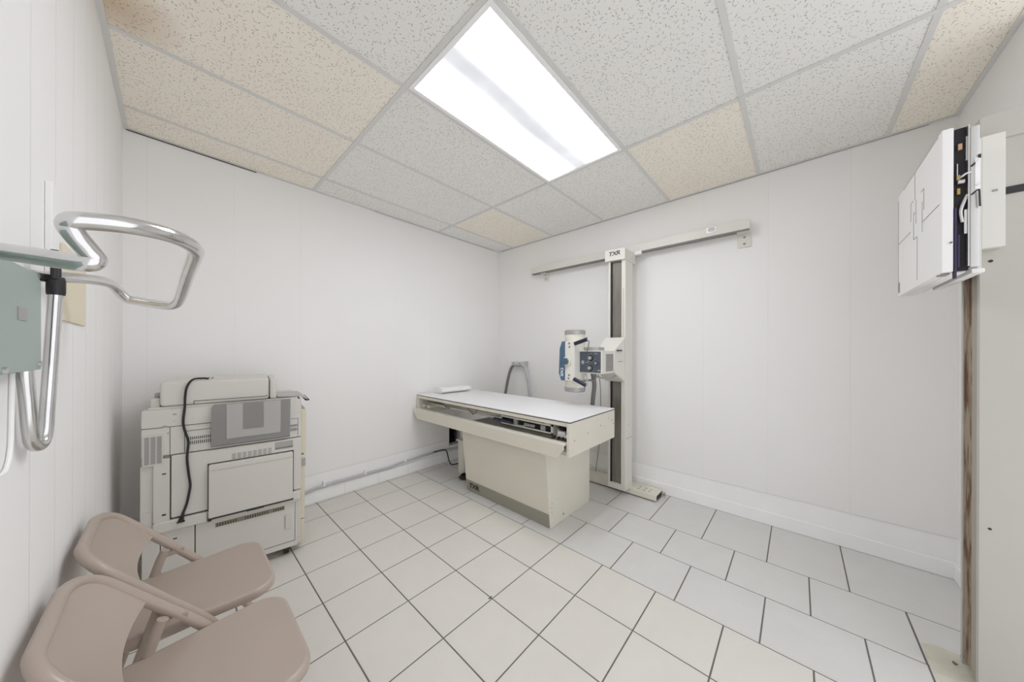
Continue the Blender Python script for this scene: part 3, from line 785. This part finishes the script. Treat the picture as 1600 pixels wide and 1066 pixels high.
mark(2.009, 2.011, 1.82, 1.905); mark(2.009, 2.05, 1.903, 1.905); mark(2.03, 2.032, 1.74, 1.86); mark(2.12, 2.122, 1.80, 1.90); mark(2.12, 2.15, 1.845, 1.847); mark(2.16, 2.20, 1.908, 1.910); mark(2.20, 2.202, 1.83, 1.908)
mark(2.155, 2.157, 1.74, 1.86); mark(2.10, 2.156, 1.74, 1.742)
mark(2.427, 2.4285, 1.56, 2.0); mark(1.84, 2.33, 2.018, 2.0195)
link('alignment_marks', bm, M['mark'], cv)
bm = BM()
for k in range(7): box(bm, 2.40 + k * .004, 2.402 + k * .004, yf - .0008, yf + .0005, 1.55, 1.60)
link('grip_lines', bm, M['mark'], cv)
bm = BM(); cyl(bm, (1.86, -.373, 1.536), (1.86, -.373, 1.531), .012, 14); cyl(bm, (1.83, -.373, 1.536), (1.83, -.373, 1.531), .010, 14); link('rubber_foot', bm, M['taupe'], cv)
bm = BM(); cyl(bm, (BX0 + .001, -.380, 1.635), (BX0 - .006, -.380, 1.635), .003, 8); link('side_screw', bm, M['hose'], cv)
bm = BM(); box(bm, BX0 + .012, BX1 - .01, -.417, -.386, BZ0 + .004, 2.020); inn = link('inner_cavity', bm, M['dark'], wbk)
bm = BM(); box(bm, BX0 + .004, BX0 + .014, -.403, -.395, 1.945, 1.965); cyl(bm, (BX0 + .006, -.408, 1.838), (BX0 + .006, -.399, 1.838), .006, 10); link('copper_part', bm, M['pink'], inn)
bm = BM(); box(bm, BX0 + .003, BX0 + .013, -.399, -.392, 1.842, 1.860); box(bm, BX0 + .003, BX0 + .013, -.399, -.393, 1.795, 1.815); link('brass_part', bm, M['gold'], inn)
bm = BM(); box(bm, BX0 + .006, BX0 + .014, -.414, -.4105, 1.905, 1.985); box(bm, BX0 + .006, BX0 + .014, -.395, -.393, 1.85, 1.90)
tube(bm, fillet([(BX0 + .002, -.394, 1.848), (BX0 - .004, -.40, 1.850), (BX0 - .004, -.408, 1.858), (BX0, -.418, 1.860)], .003, 3), .003, 8)
cyl(bm, (BX0 + .004, -.407, 1.835), (BX0 + .004, -.394, 1.836), .007, 12)
tube(bm, spline([(BX0 + .008, -.414, 1.79), (BX0 + .006, -.406, 1.765), (BX0 + .005, -.400, 1.735), (BX0 + .008, -.404, 1.70)], 5), .0045, 8)
box(bm, BX0 + .004, BX0 + .014, -.413, -.407, 1.66, 1.74)
link('film_clamp', bm, M['alu'], inn)
bm = BM(); box(bm, BX0 - .001, BX0 + .02, -.392, -.387, 1.513, 1.75, bev=.001); box(bm, BX0 + .003, BX0 + .02, -.399, -.393, 1.55, 1.66, bev=.002); link('light_seal', bm, M['purple'], wbk)
bm = BM(); box(bm, BX0, BX1, -.4165, -.4135, 1.55, 2.022); box(bm, BX0 + .001, BX1, -.436, -.417, 1.545, 2.012, bev=.003); bp_ = link('back_plate', bm, M['alu'], wbk)
bm = BM(); box(bm, 2.02, BX1 - .02, -.478, -.436, 1.56, 2.0); box(bm, 1.88, 2.3, -.464, -.437, 1.535, 1.55, bev=.003); link('back_spacer', bm, M['bucky'], wbk)
bm = BM(); box(bm, BX0 - .002, BX0 + .002, -.436, -.426, 1.80, 1.905, bev=.0008); link('latch_plate', bm, M['trim'], bp_)
bm = BM(); cyl(bm, (BX0, -.429, 1.893), (BX0 - .006, -.429, 1.893), .0045, 10); cyl(bm, (BX0, -.431, 1.815), (BX0 - .006, -.431, 1.815), .0045, 10); link('latch_screw', bm, M['white_lam'], bp_)
bm = BM(); tube(bm, fillet([(BX0 - .001, -.420, 1.785), (BX0 - .012, -.426, 1.792), (BX0 - .010, -.432, 1.795), (BX0 - .008, -.434, 1.74)], .005, 4), .0022, 8)
box(bm, BX0 - .004, BX0 + .001, -.437, -.432, 1.90, 1.912); cyl(bm, (BX0 + .001, -.420, 1.880), (BX0 - .008, -.424, 1.884), .0025, 8)
link('latch_hook', bm, M['ink'], bp_)

# ------------------------------------------------------------------ copier
cz = math.radians(-8)
cp_ = thing('photocopier', 'large old off-white photocopier in the corner behind the chairs', 'photocopier', (-.116, 2.349, 0), cz)
def part(name, mat, boxes, parent=cp_, bev=.003, label=None):
    bm = BM()
    for b in boxes: box(bm, *b, bev=min(bev, .3 * min(abs(b[1] - b[0]), abs(b[3] - b[2]), abs(b[5] - b[4]))) if bev else 0)
    o = link(name, bm, M[mat], parent, local=True)
    if label: o['label'] = label
    return o
DPT = .46
part('lower_cabinet', 'copier', [(.012, .655, .02, DPT, .055, .342)])
lp = part('lower_panel', 'copier_lt', [(.202, .655, .006, .02, .055, .340), (.076, .198, .008, .02, .055, .340), (.012, .073, .010, .02, .055, .340)])
part('panel_seam', 'seam', [(.198, .202, .0195, .0205, .055, .34), (.0725, .0765, .0195, .0205, .055, .34), (.212, .642, .0050, .0062, .088, .0905), (.640, .642, .0050, .0062, .09, .325)], lp, bev=0)
part('slot_strip', 'brown_slot', [(.279, .587, .0035, .0065, .294, .317)], lp, bev=0)
part('slot', 'seam', [(.285 + k * .011 + (.03 if k > 7 else 0) + (.02 if k > 17 else 0), .290 + k * .011 + (.03 if k > 7 else 0) + (.02 if k > 17 else 0), .0028, .004, .298, .313) for k in range(23)], lp, bev=0)
part('latch', 'copier', [(.592, .621, .001, .008, .173, .259)])
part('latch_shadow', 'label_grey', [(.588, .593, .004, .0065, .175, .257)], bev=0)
part('middle_body', 'copier', [(.008, .674, .022, DPT, .342, .95)])
part('left_column', 'copier_lt', [(.006, .050, .010, .022, .345, .685), (.014, .046, .008, .012, .345, .452)])
part('left_cover', 'copier_lt', [(.051, .110, -.002, .022, .395, .712)])
mp_ = part('side_cover', 'copier_lt', [(.113, .672, -.006, .022, .403, .722)], bev=.006)
part('ledge', 'copier_lt', [(.051, .670, -.016, .022, .342, .396)], bev=.008)
part('cover_seam', 'seam', [(.1095, .1135, -.003, -.0005, .40, .72), (.113, .50, -.0015, .004, .3985, .4035), (.2475, .2500, -.0172, -.010, .345, .392)], mp_, bev=0)
dr = part('bypass_door', 'copier_lt', [(.254, .627, -.030, -.004, .362, .646)], bev=.006)
part('door_gap', 'seam', [(.249, .632, -.0085, -.0055, .352, .651), (.26, .63, -.022, -.008, .352, .361)], dr, bev=0)
part('door_lip', 'copier', [(.256, .625, -.034, -.028, .618, .622)], dr, bev=.001)
part('door_grip', 'ink', [(.41, .49, -.032, -.012, .352, .361), (.252, .266, -.026, -.006, .345, .362)], dr, bev=.002)
part('louvre', 'label_grey', [(.347 + g * .0228, .347 + g * .0228 + .0165, -.0072, -.005, .654 + r * .0085, .654 + r * .0085 + .006) for g in range(8) for r in range(4)], mp_, bev=0)
part('instruction_plate', 'label_grey', [(.540, .628, -.0085, -.005, .669, .712)], mp_, bev=.001)
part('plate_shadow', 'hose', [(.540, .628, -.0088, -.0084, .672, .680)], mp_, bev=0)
part('grip_pocket', 'hose', [(.540, .591, -.0068, -.0055, .640, .648), (.540, .591, -.0068, -.0058, .622, .626)], mp_, bev=0)
ub = part('upper_body', 'copier_lt', [(.010, .672, .000, DPT, .726, .960)], bev=.006)
part('upper_seam', 'seam', [(.011, .262, -.0008, .001, .8685, .8715), (.108, .110, -.0008, .001, .722, .868), (.16, .162, -.0008, .001, .73, .838), (.16, .262, -.0008, .001, .838, .8405), (.618, .655, -.0008, .001, .84, .842), (.653, .655, -.0008, .001, .735, .842), (.615, .655, -.0008, .001, .800, .802)], ub, bev=0)
part('exit_slot', 'dark', [(.175, .65, -.0012, .002, .766, .784), (.175, .65, -.0012, .002, .792, .806)], ub, bev=0)
part('slot_fin', 'copier', [(.178 + k * .0075, .182 + k * .0075, -.0022, .001, .766, .806) for k in range(63)], ub, bev=0)
part('vent_grille', 'copier', [(.016, .085, -.003, .001, .683, .838)], ub, bev=.001)
part('vent_slot', 'hose', [(.022 + c * .021, .022 + c * .021 + .0165, -.0038, -.0025, .694 + r * .0068, .694 + r * .0068 + .0038) for c in range(3) for r in range(20)], ub, bev=0)
part('cover_screw', 'label_grey', [(.118, .132, -.0012, .001, .928, .936), (.120, .124, -.0012, .001, .895, .899), (.083, .098, -.0012, .001, .868, .879), (.098, .110, -.0012, .001, .836, .842), (.19, .193, -.0012, .001, .90, .903), (.235, .238, -.0012, .001, .903, .906)], ub, bev=0)
part('cover_screw', 'ink', [(.082, .096, -.0035, -.0015, .632, .638), (.082, .096, -.0035, -.0015, .424, .432), (.262, .274, -.018, -.015, .364, .369), (.12, .134, .0065, .009, .287, .293)], bev=0)
part('top_deck', 'copier_lt', [(.030, .655, .02, DPT, .958, .972)], bev=.004)
sn = part('scanner_lid', 'copier_lt', [(.069, .512, .010, DPT - .03, .972, 1.100)], bev=.016)
part('scanner_end', 'copier_lt', [(.514, .548, .014, DPT - .03, .972, 1.090)], bev=.016)
part('lid_seam', 'seam', [(.193, .50, .0088, .0115, .9905, .9935), (.193, .1955, .0088, .0115, .976, .992), (.50, .5025, .0088, .0115, .9915, 1.0)], sn, bev=0)
part('hinge_block', 'copier', [(.034, .070, .03, .12, .968, 1.018)], bev=.008)
part('hinge_knob', 'label_grey', [(.045, .066, .05, .09, 1.018, 1.040)], bev=.006)
# smoked output tray hanging over the exit slot
tr = BM()
prism(tr, [(.262, -.012, .742), (.612, -.012, .742), (.612, -.040, .972), (.276, -.040, .972), (.266, -.036, .955)], (0, -.006, 0), bev=.002)
to = link('output_tray', tr, M['smoke'], cp_, local=True)
tr = BM(); prism(tr, [(.325, -.0225, .775), (.565, -.0225, .775), (.565, -.0455, .968), (.325, -.0455, .968)], (0, -.0012, 0)); link('tray_panel', tr, M['smoke2'], to, local=True)
tr = BM(); prism(tr, [(.395, -.0298, .82), (.485, -.0298, .82), (.485, -.0468, .966), (.395, -.0468, .966)], (0, -.001, 0)); link('tray_rib', tr, M['smoke'], to, local=True)
tr = BM()
prism(tr, [(.262, -.011, .737), (.612, -.011, .737), (.612, -.0205, .742), (.262, -.0205, .742)], (0, .001, .004)); link('tray_edge', tr, M['hose'], to, local=True)
tr = BM(); prism(tr, [(.553, .02, .985), (.673, .02, .982), (.715, .02, .950), (.713, .02, .945), (.67, .02, .974), (.553, .02, .978)], (0, .25, 0)); pt = link('paper_tray', tr, M['smoke2'], cp_, local=True)
part('tray_tip', 'ink', [(.694, .716, .016, .272, .944, .953)], pt, bev=.002)
part('front_door', 'copier_cream', [(.674, .699, .030, .36, .612, .89), (.674, .694, .030, .36, .20, .60), (.674, .692, .030, .36, .057, .195)])
part('side_edge', 'copier_lt', [(.655, .674, .024, .20, .057, .35), (.64, .668, .004, .02, .348, .40)])
part('door_catch', 'label_grey', [(.676, .697, .026, .030, .53, .58)], bev=.001)
for x in (.60, .07):
    bm = BM(); cyl(bm, (x - .014, .06, .03), (x + .014, .06, .03), .03, 20); cyl(bm, (x - .014, .05 + .35, .03), (x + .014, .40, .03), .03, 20)
    box(bm, x - .022, x + .022, .04, .08, .035, .056); link('caster', bm, M['rubber'], cp_, local=True)

pc = thing('power_cord', 'black power cord hanging down the side of the photocopier', 'power cord', (-.116, 2.349, 0), cz)
bm = BM()
tube(bm, spline([(.245, .055, 1.105), (.225, .035, 1.109), (.19, .004, 1.106), (.170, -.006, 1.07), (.163, -.004, 1.02), (.162, -.006, .965), (.157, -.008, .886), (.166, -.009, .83), (.176, -.010, .783), (.172, -.012, .70), (.178, -.014, .62), (.184, -.014, .559), (.179, -.014, .51), (.171, -.014, .462), (.160, -.014, .425)], 8), .0052, 10)
link('cord', bm, M['rubber'], pc, local=True)
bm = BM(); tube(bm, [(.160, -.015, .428), (.156, -.016, .405), (.152, -.017, .392), (.150, -.018, .381)], [.006, .009, .0125, .0135], 12, sy=.8); box(bm, .136, .166, -.030, -.018, .378, .384, bev=.002)
link('plug', bm, M['rubber'], pc, local=True)
bm = BM()
for x in (.24, .256): cyl(bm, (x, .055, 1.104), (x + .01, .06, 1.110), .003, 8)
link('cord_end', bm, M['hose'], pc, local=True)

# ------------------------------------------------------------------ folding chairs
def make_chair(label):
    t = thing('folding_chair', label, 'chair', (0, 0, 0), 0, 'tan folding chairs along the left wall')
    W = .200
    bm = BM()
    side = lambda s: [(.245, s * W, .012), (.02, s * W, .405), (-.012, s * W, .448), (-.10, s * W * .99, .556), (-.213, s * W * .95, .700)]
    path = side(-1)[:-1] + [(-.215, -W * .97, .702), (-.215, W * .97, .702)] + side(1)[::-1][1:]
    pts = fillet(path, .10, 10)
    # the top bar bows back a little
    pts = [Vector((p.x - (.022 * (1 - (p.y / W) ** 2) * max(0, (p.z - .56) / .145)), p.y, p.z)) for p in pts]
    tube(bm, pts, .0138, 14)
    link('frame', bm, M['chair'], t, local=True, ang=60)
    # curved back panel between the tubes, wrapping on to the top bar
    bm = BM(); NU, NV = 20, 10; grid = []
    for v in range(NV + 1):
        row = []
        for u in range(NU + 1):
            s = -1 + 2 * u / NU
            f = v / NV
            yy = s * W * .962
            tt = min(.97, max(0.0, (abs(yy) - (W * .97 - .098)) / .1))
            zt = .702 - .076 * (1 - math.sqrt(1 - tt * tt))
            z = zt * (1 - f) + .566 * f
            x = -.10 - (.113 / .144) * (z - .556) + .0045 - (.022 * max(0, (z - .56) / .145) + .030 * f) * (1 - s * s)
            row.append((x, yy, z))
        grid.append(row)
    fr_ = [[bm.verts.new(p) for p in r] for r in grid]
    bk_ = [[bm.verts.new((p[0] - .005, p[1], p[2] - .003)) for p in r] for r in grid]
    for v in range(NV):
        for u in range(NU):
            bm.faces.new((fr_[v][u], fr_[v][u + 1], fr_[v + 1][u + 1], fr_[v + 1][u]))
            bm.faces.new((bk_[v][u], bk_[v + 1][u], bk_[v + 1][u + 1], bk_[v][u + 1]))
    for v in range(NV):
        bm.faces.new((fr_[v][0], fr_[v + 1][0], bk_[v + 1][0], bk_[v][0])); bm.faces.new((fr_[v][NU], bk_[v][NU], bk_[v + 1][NU], fr_[v + 1][NU]))
    for u in range(NU):
        bm.faces.new((fr_[0][u], bk_[0][u], bk_[0][u + 1], fr_[0][u + 1])); bm.faces.new((fr_[NV][u], fr_[NV][u + 1], bk_[NV][u + 1], bk_[NV][u]))
    link('backrest', bm, M['chair'], t, local=True, ang=60)
    # seat pan: rounded outline with rolled edge
    out = []
    def corner(cx, cy, r, a0, a1, n=8):
        for k in range(n + 1):
            a = a0 + (a1 - a0) * k / n; out.append((cx + r * math.cos(a), cy + r * math.sin(a)))
    hx0, hx1, hw0, hw1 = -.165, .208, .172, .192
    corner(hx1 - .07, hw1 - .07, .07, PI / 2, 0); corner(hx1 - .07, -hw1 + .07, .07, 0, -PI / 2)
    corner(hx0 + .03, -hw0 + .03, .03, -PI / 2, -PI); corner(hx0 + .03, hw0 - .03, .03, PI, PI / 2)
    cx = .02
    bm = BM()
    lay = [(.80, -.004), (.94, 0.0), (.975, -.0015), (.993, -.007), (1.0, -.016), (.995, -.028), (.97, -.034), (.94, -.034)]
    rings = [[bm.verts.new((cx + (x - cx) * s, y * s, .427 + dz)) for x, y in out] for s, dz in lay]
    n = len(out)
    for A, B in zip(rings, rings[1:]):
        for k in range(n): bm.faces.new((A[k], A[(k + 1) % n], B[(k + 1) % n], B[k]))
    bm.faces.new(rings[0]); bm.faces.new(rings[-1][::-1])
    link('seat', bm, M['chair'], t, local=True, ang=50)
    for s in (-1, 1):
        bm = BM(); tube(bm, fillet([(-.075, s * .172, .508), (-.085, s * .172, .486), (-.225, s * .178, .012)], .01, 3), .0135, 12)
        link('rear_leg', bm, M['chair'], t, local=True, ang=60)
        bm = BM(); box(bm, -.085, -.025, s * .190 - .003, s * .190 + .003, .472, .490, bev=.001); link('hinge_link', bm, M['chair'], t, local=True)
        bm = BM()
        for x, z in ((-.030, .470), (-.052, .497)): cyl(bm, (x, s * (W + .008), z), (x, s * (W + .0152), z), .005, 12)
        link('rivet', bm, M['chair'], t, local=True)
        bm = BM(); tube(bm, [(.2485, s * W, .03), (.2495, s * W, 0)], .0175, 12); tube(bm, [(-.221, s * .178, .028), (-.228, s * .178, 0)], .0155, 12); link('rubber_foot', bm, M['taupe'], t, local=True)
    bm = BM(); tube(bm, [(.19, -W, .115), (.19, W, .115)], .008, 10); link('stretcher', bm, M['chair'], t, local=True)
    bm = BM(); tube(bm, [(-.19, -.178, .13), (-.19, .178, .13)], .008, 10); link('stretcher', bm, M['chair'], t, local=True)
    return t
ch = make_chair('tan metal folding chair nearest the camera at the bottom edge')
ch.location = (.058, 1.125, 0)
c2 = ch.copy(); COL.objects.link(c2); c2.location = (.058, 1.565, 0)
c2['label'] = 'second tan metal folding chair, next to the photocopier'
for k in list(ch.children):
    q = k.copy(); COL.objects.link(q); q.parent = c2

# ------------------------------------------------------------------ wall-mounted chrome hand grip
gr = thing('hand_grip', 'bent chrome grip bar on a sea-green box at the left edge', 'grip bar', (-.17, .85, 1.1))
bm = BM()
prism(bm, [(-.175, .60, 1.224), (-.175, 1.077, 1.224), (-.175, 1.077, 1.395), (-.178, 1.06, 1.410), (-.186, .98, 1.412), (-.186, .60, 1.392)], (-.017, 0, 0), bev=.002)
gbx = link('mount_box', bm, M['teal'], gr)
bm = BM()
for y, z in ((1.058, 1.235), (.875, 1.231)): cyl(bm, (-.175, y, z), (-.171, y, z), .005, 10)
link('screw', bm, M['alu'], gbx)
bm = BM(); box(bm, -.1755, -.1740, .940, .985, 1.312, 1.334); link('badge', bm, M['label_grey'], gbx)
R = [(-.204, .862, 1.410), (-.182, .839, 1.405), (-.130, .783, 1.394), (-.097, .755, 1.388), (-.083, .748, 1.388), (-.078, .749, 1.394), (-.082, .746, 1.403), (-.093, .736, 1.422), (-.098, .734, 1.434), (-.094, .729, 1.440), (-.080, .730, 1.444), (-.046, .737, 1.450), (-.008, .769, 1.456), (.017, .816, 1.459), (.028, .848, 1.458), (.031, .889, 1.455), (.024, 1.057, 1.440), (.014, 1.273, 1.409), (.003, 1.343, 1.396), (-.020, 1.382, 1.396), (-.073, 1.453, 1.409), (-.095, 1.463, 1.416), (-.110, 1.434, 1.437), (-.118, 1.385, 1.445), (-.135, 1.315, 1.441), (-.162, 1.226, 1.429), (-.185, 1.164, 1.417), (-.192, 1.10, 1.408)]
bm = BM(); tube(bm, spline(R, 6), .0122, 18); link('grip_tube', bm, M['chrome'], gr, ang=70)
V = [(-0.169, 1.146, 1.396), (-0.176, 1.154, 1.244), (-0.18, 1.15, 1.136), (-0.181, 1.144, 1.091), (-0.183, 1.132, 1.071), (-0.185, 1.113, 1.068), (-0.187, 1.092, 1.08), (-0.187, 1.078, 1.104), (-0.188, 1.065, 1.173), (-0.189, 1.057, 1.216), (-0.189, 1.058, 1.24)]
bm = BM(); tube(bm, spline(V, 6), .0100, 18); link('support_tube', bm, M['chrome'], gr, ang=70)
c0 = Vector(V[0])
bm = BM(); tube(bm, [c0 + Vector((0, 0, z)) for z in (-.018, -.012, .012, .02)], [.0120, .0128, .0128, .011], 16)
for dy in (-.012, .010): tube(bm, [c0 + Vector((0, dy, .015)), c0 + Vector((0, dy, .075))], .0055, 10)
link('black_collar', bm, M['black'], gr)

bm = BM(); box(bm, XD, XD + .006, 1.415, 1.725, 1.340, 1.545, bev=.002)
tag(link('wall_plate', bm, M['cream_plate']), 'cream rectangular plate on the left wall behind the chrome grip', 'wall plate')
bm = BM(); box(bm, XD, XD + .012, 1.268, 1.330, 1.43, 1.655, bev=.003)
tag(link('raceway_strip', bm, M['wall_y']), 'short vertical white strip on the left wall above the grip box', 'raceway')
bm = BM(); tube(bm, spline([(-0.199, 1.044, 1.229), (-0.199, 1.041, 1.2), (-0.199, 1.038, 1.142), (-0.199, 1.035, 1.096), (-0.199, 1.023, 1.065), (-0.199, 1.001, 1.05), (-0.199, 0.956, 1.052)], 6), .003, 8)
tag(link('wall_cable', bm, M['trim']), 'thin white cable curving down the left wall below the grip box', 'cable')
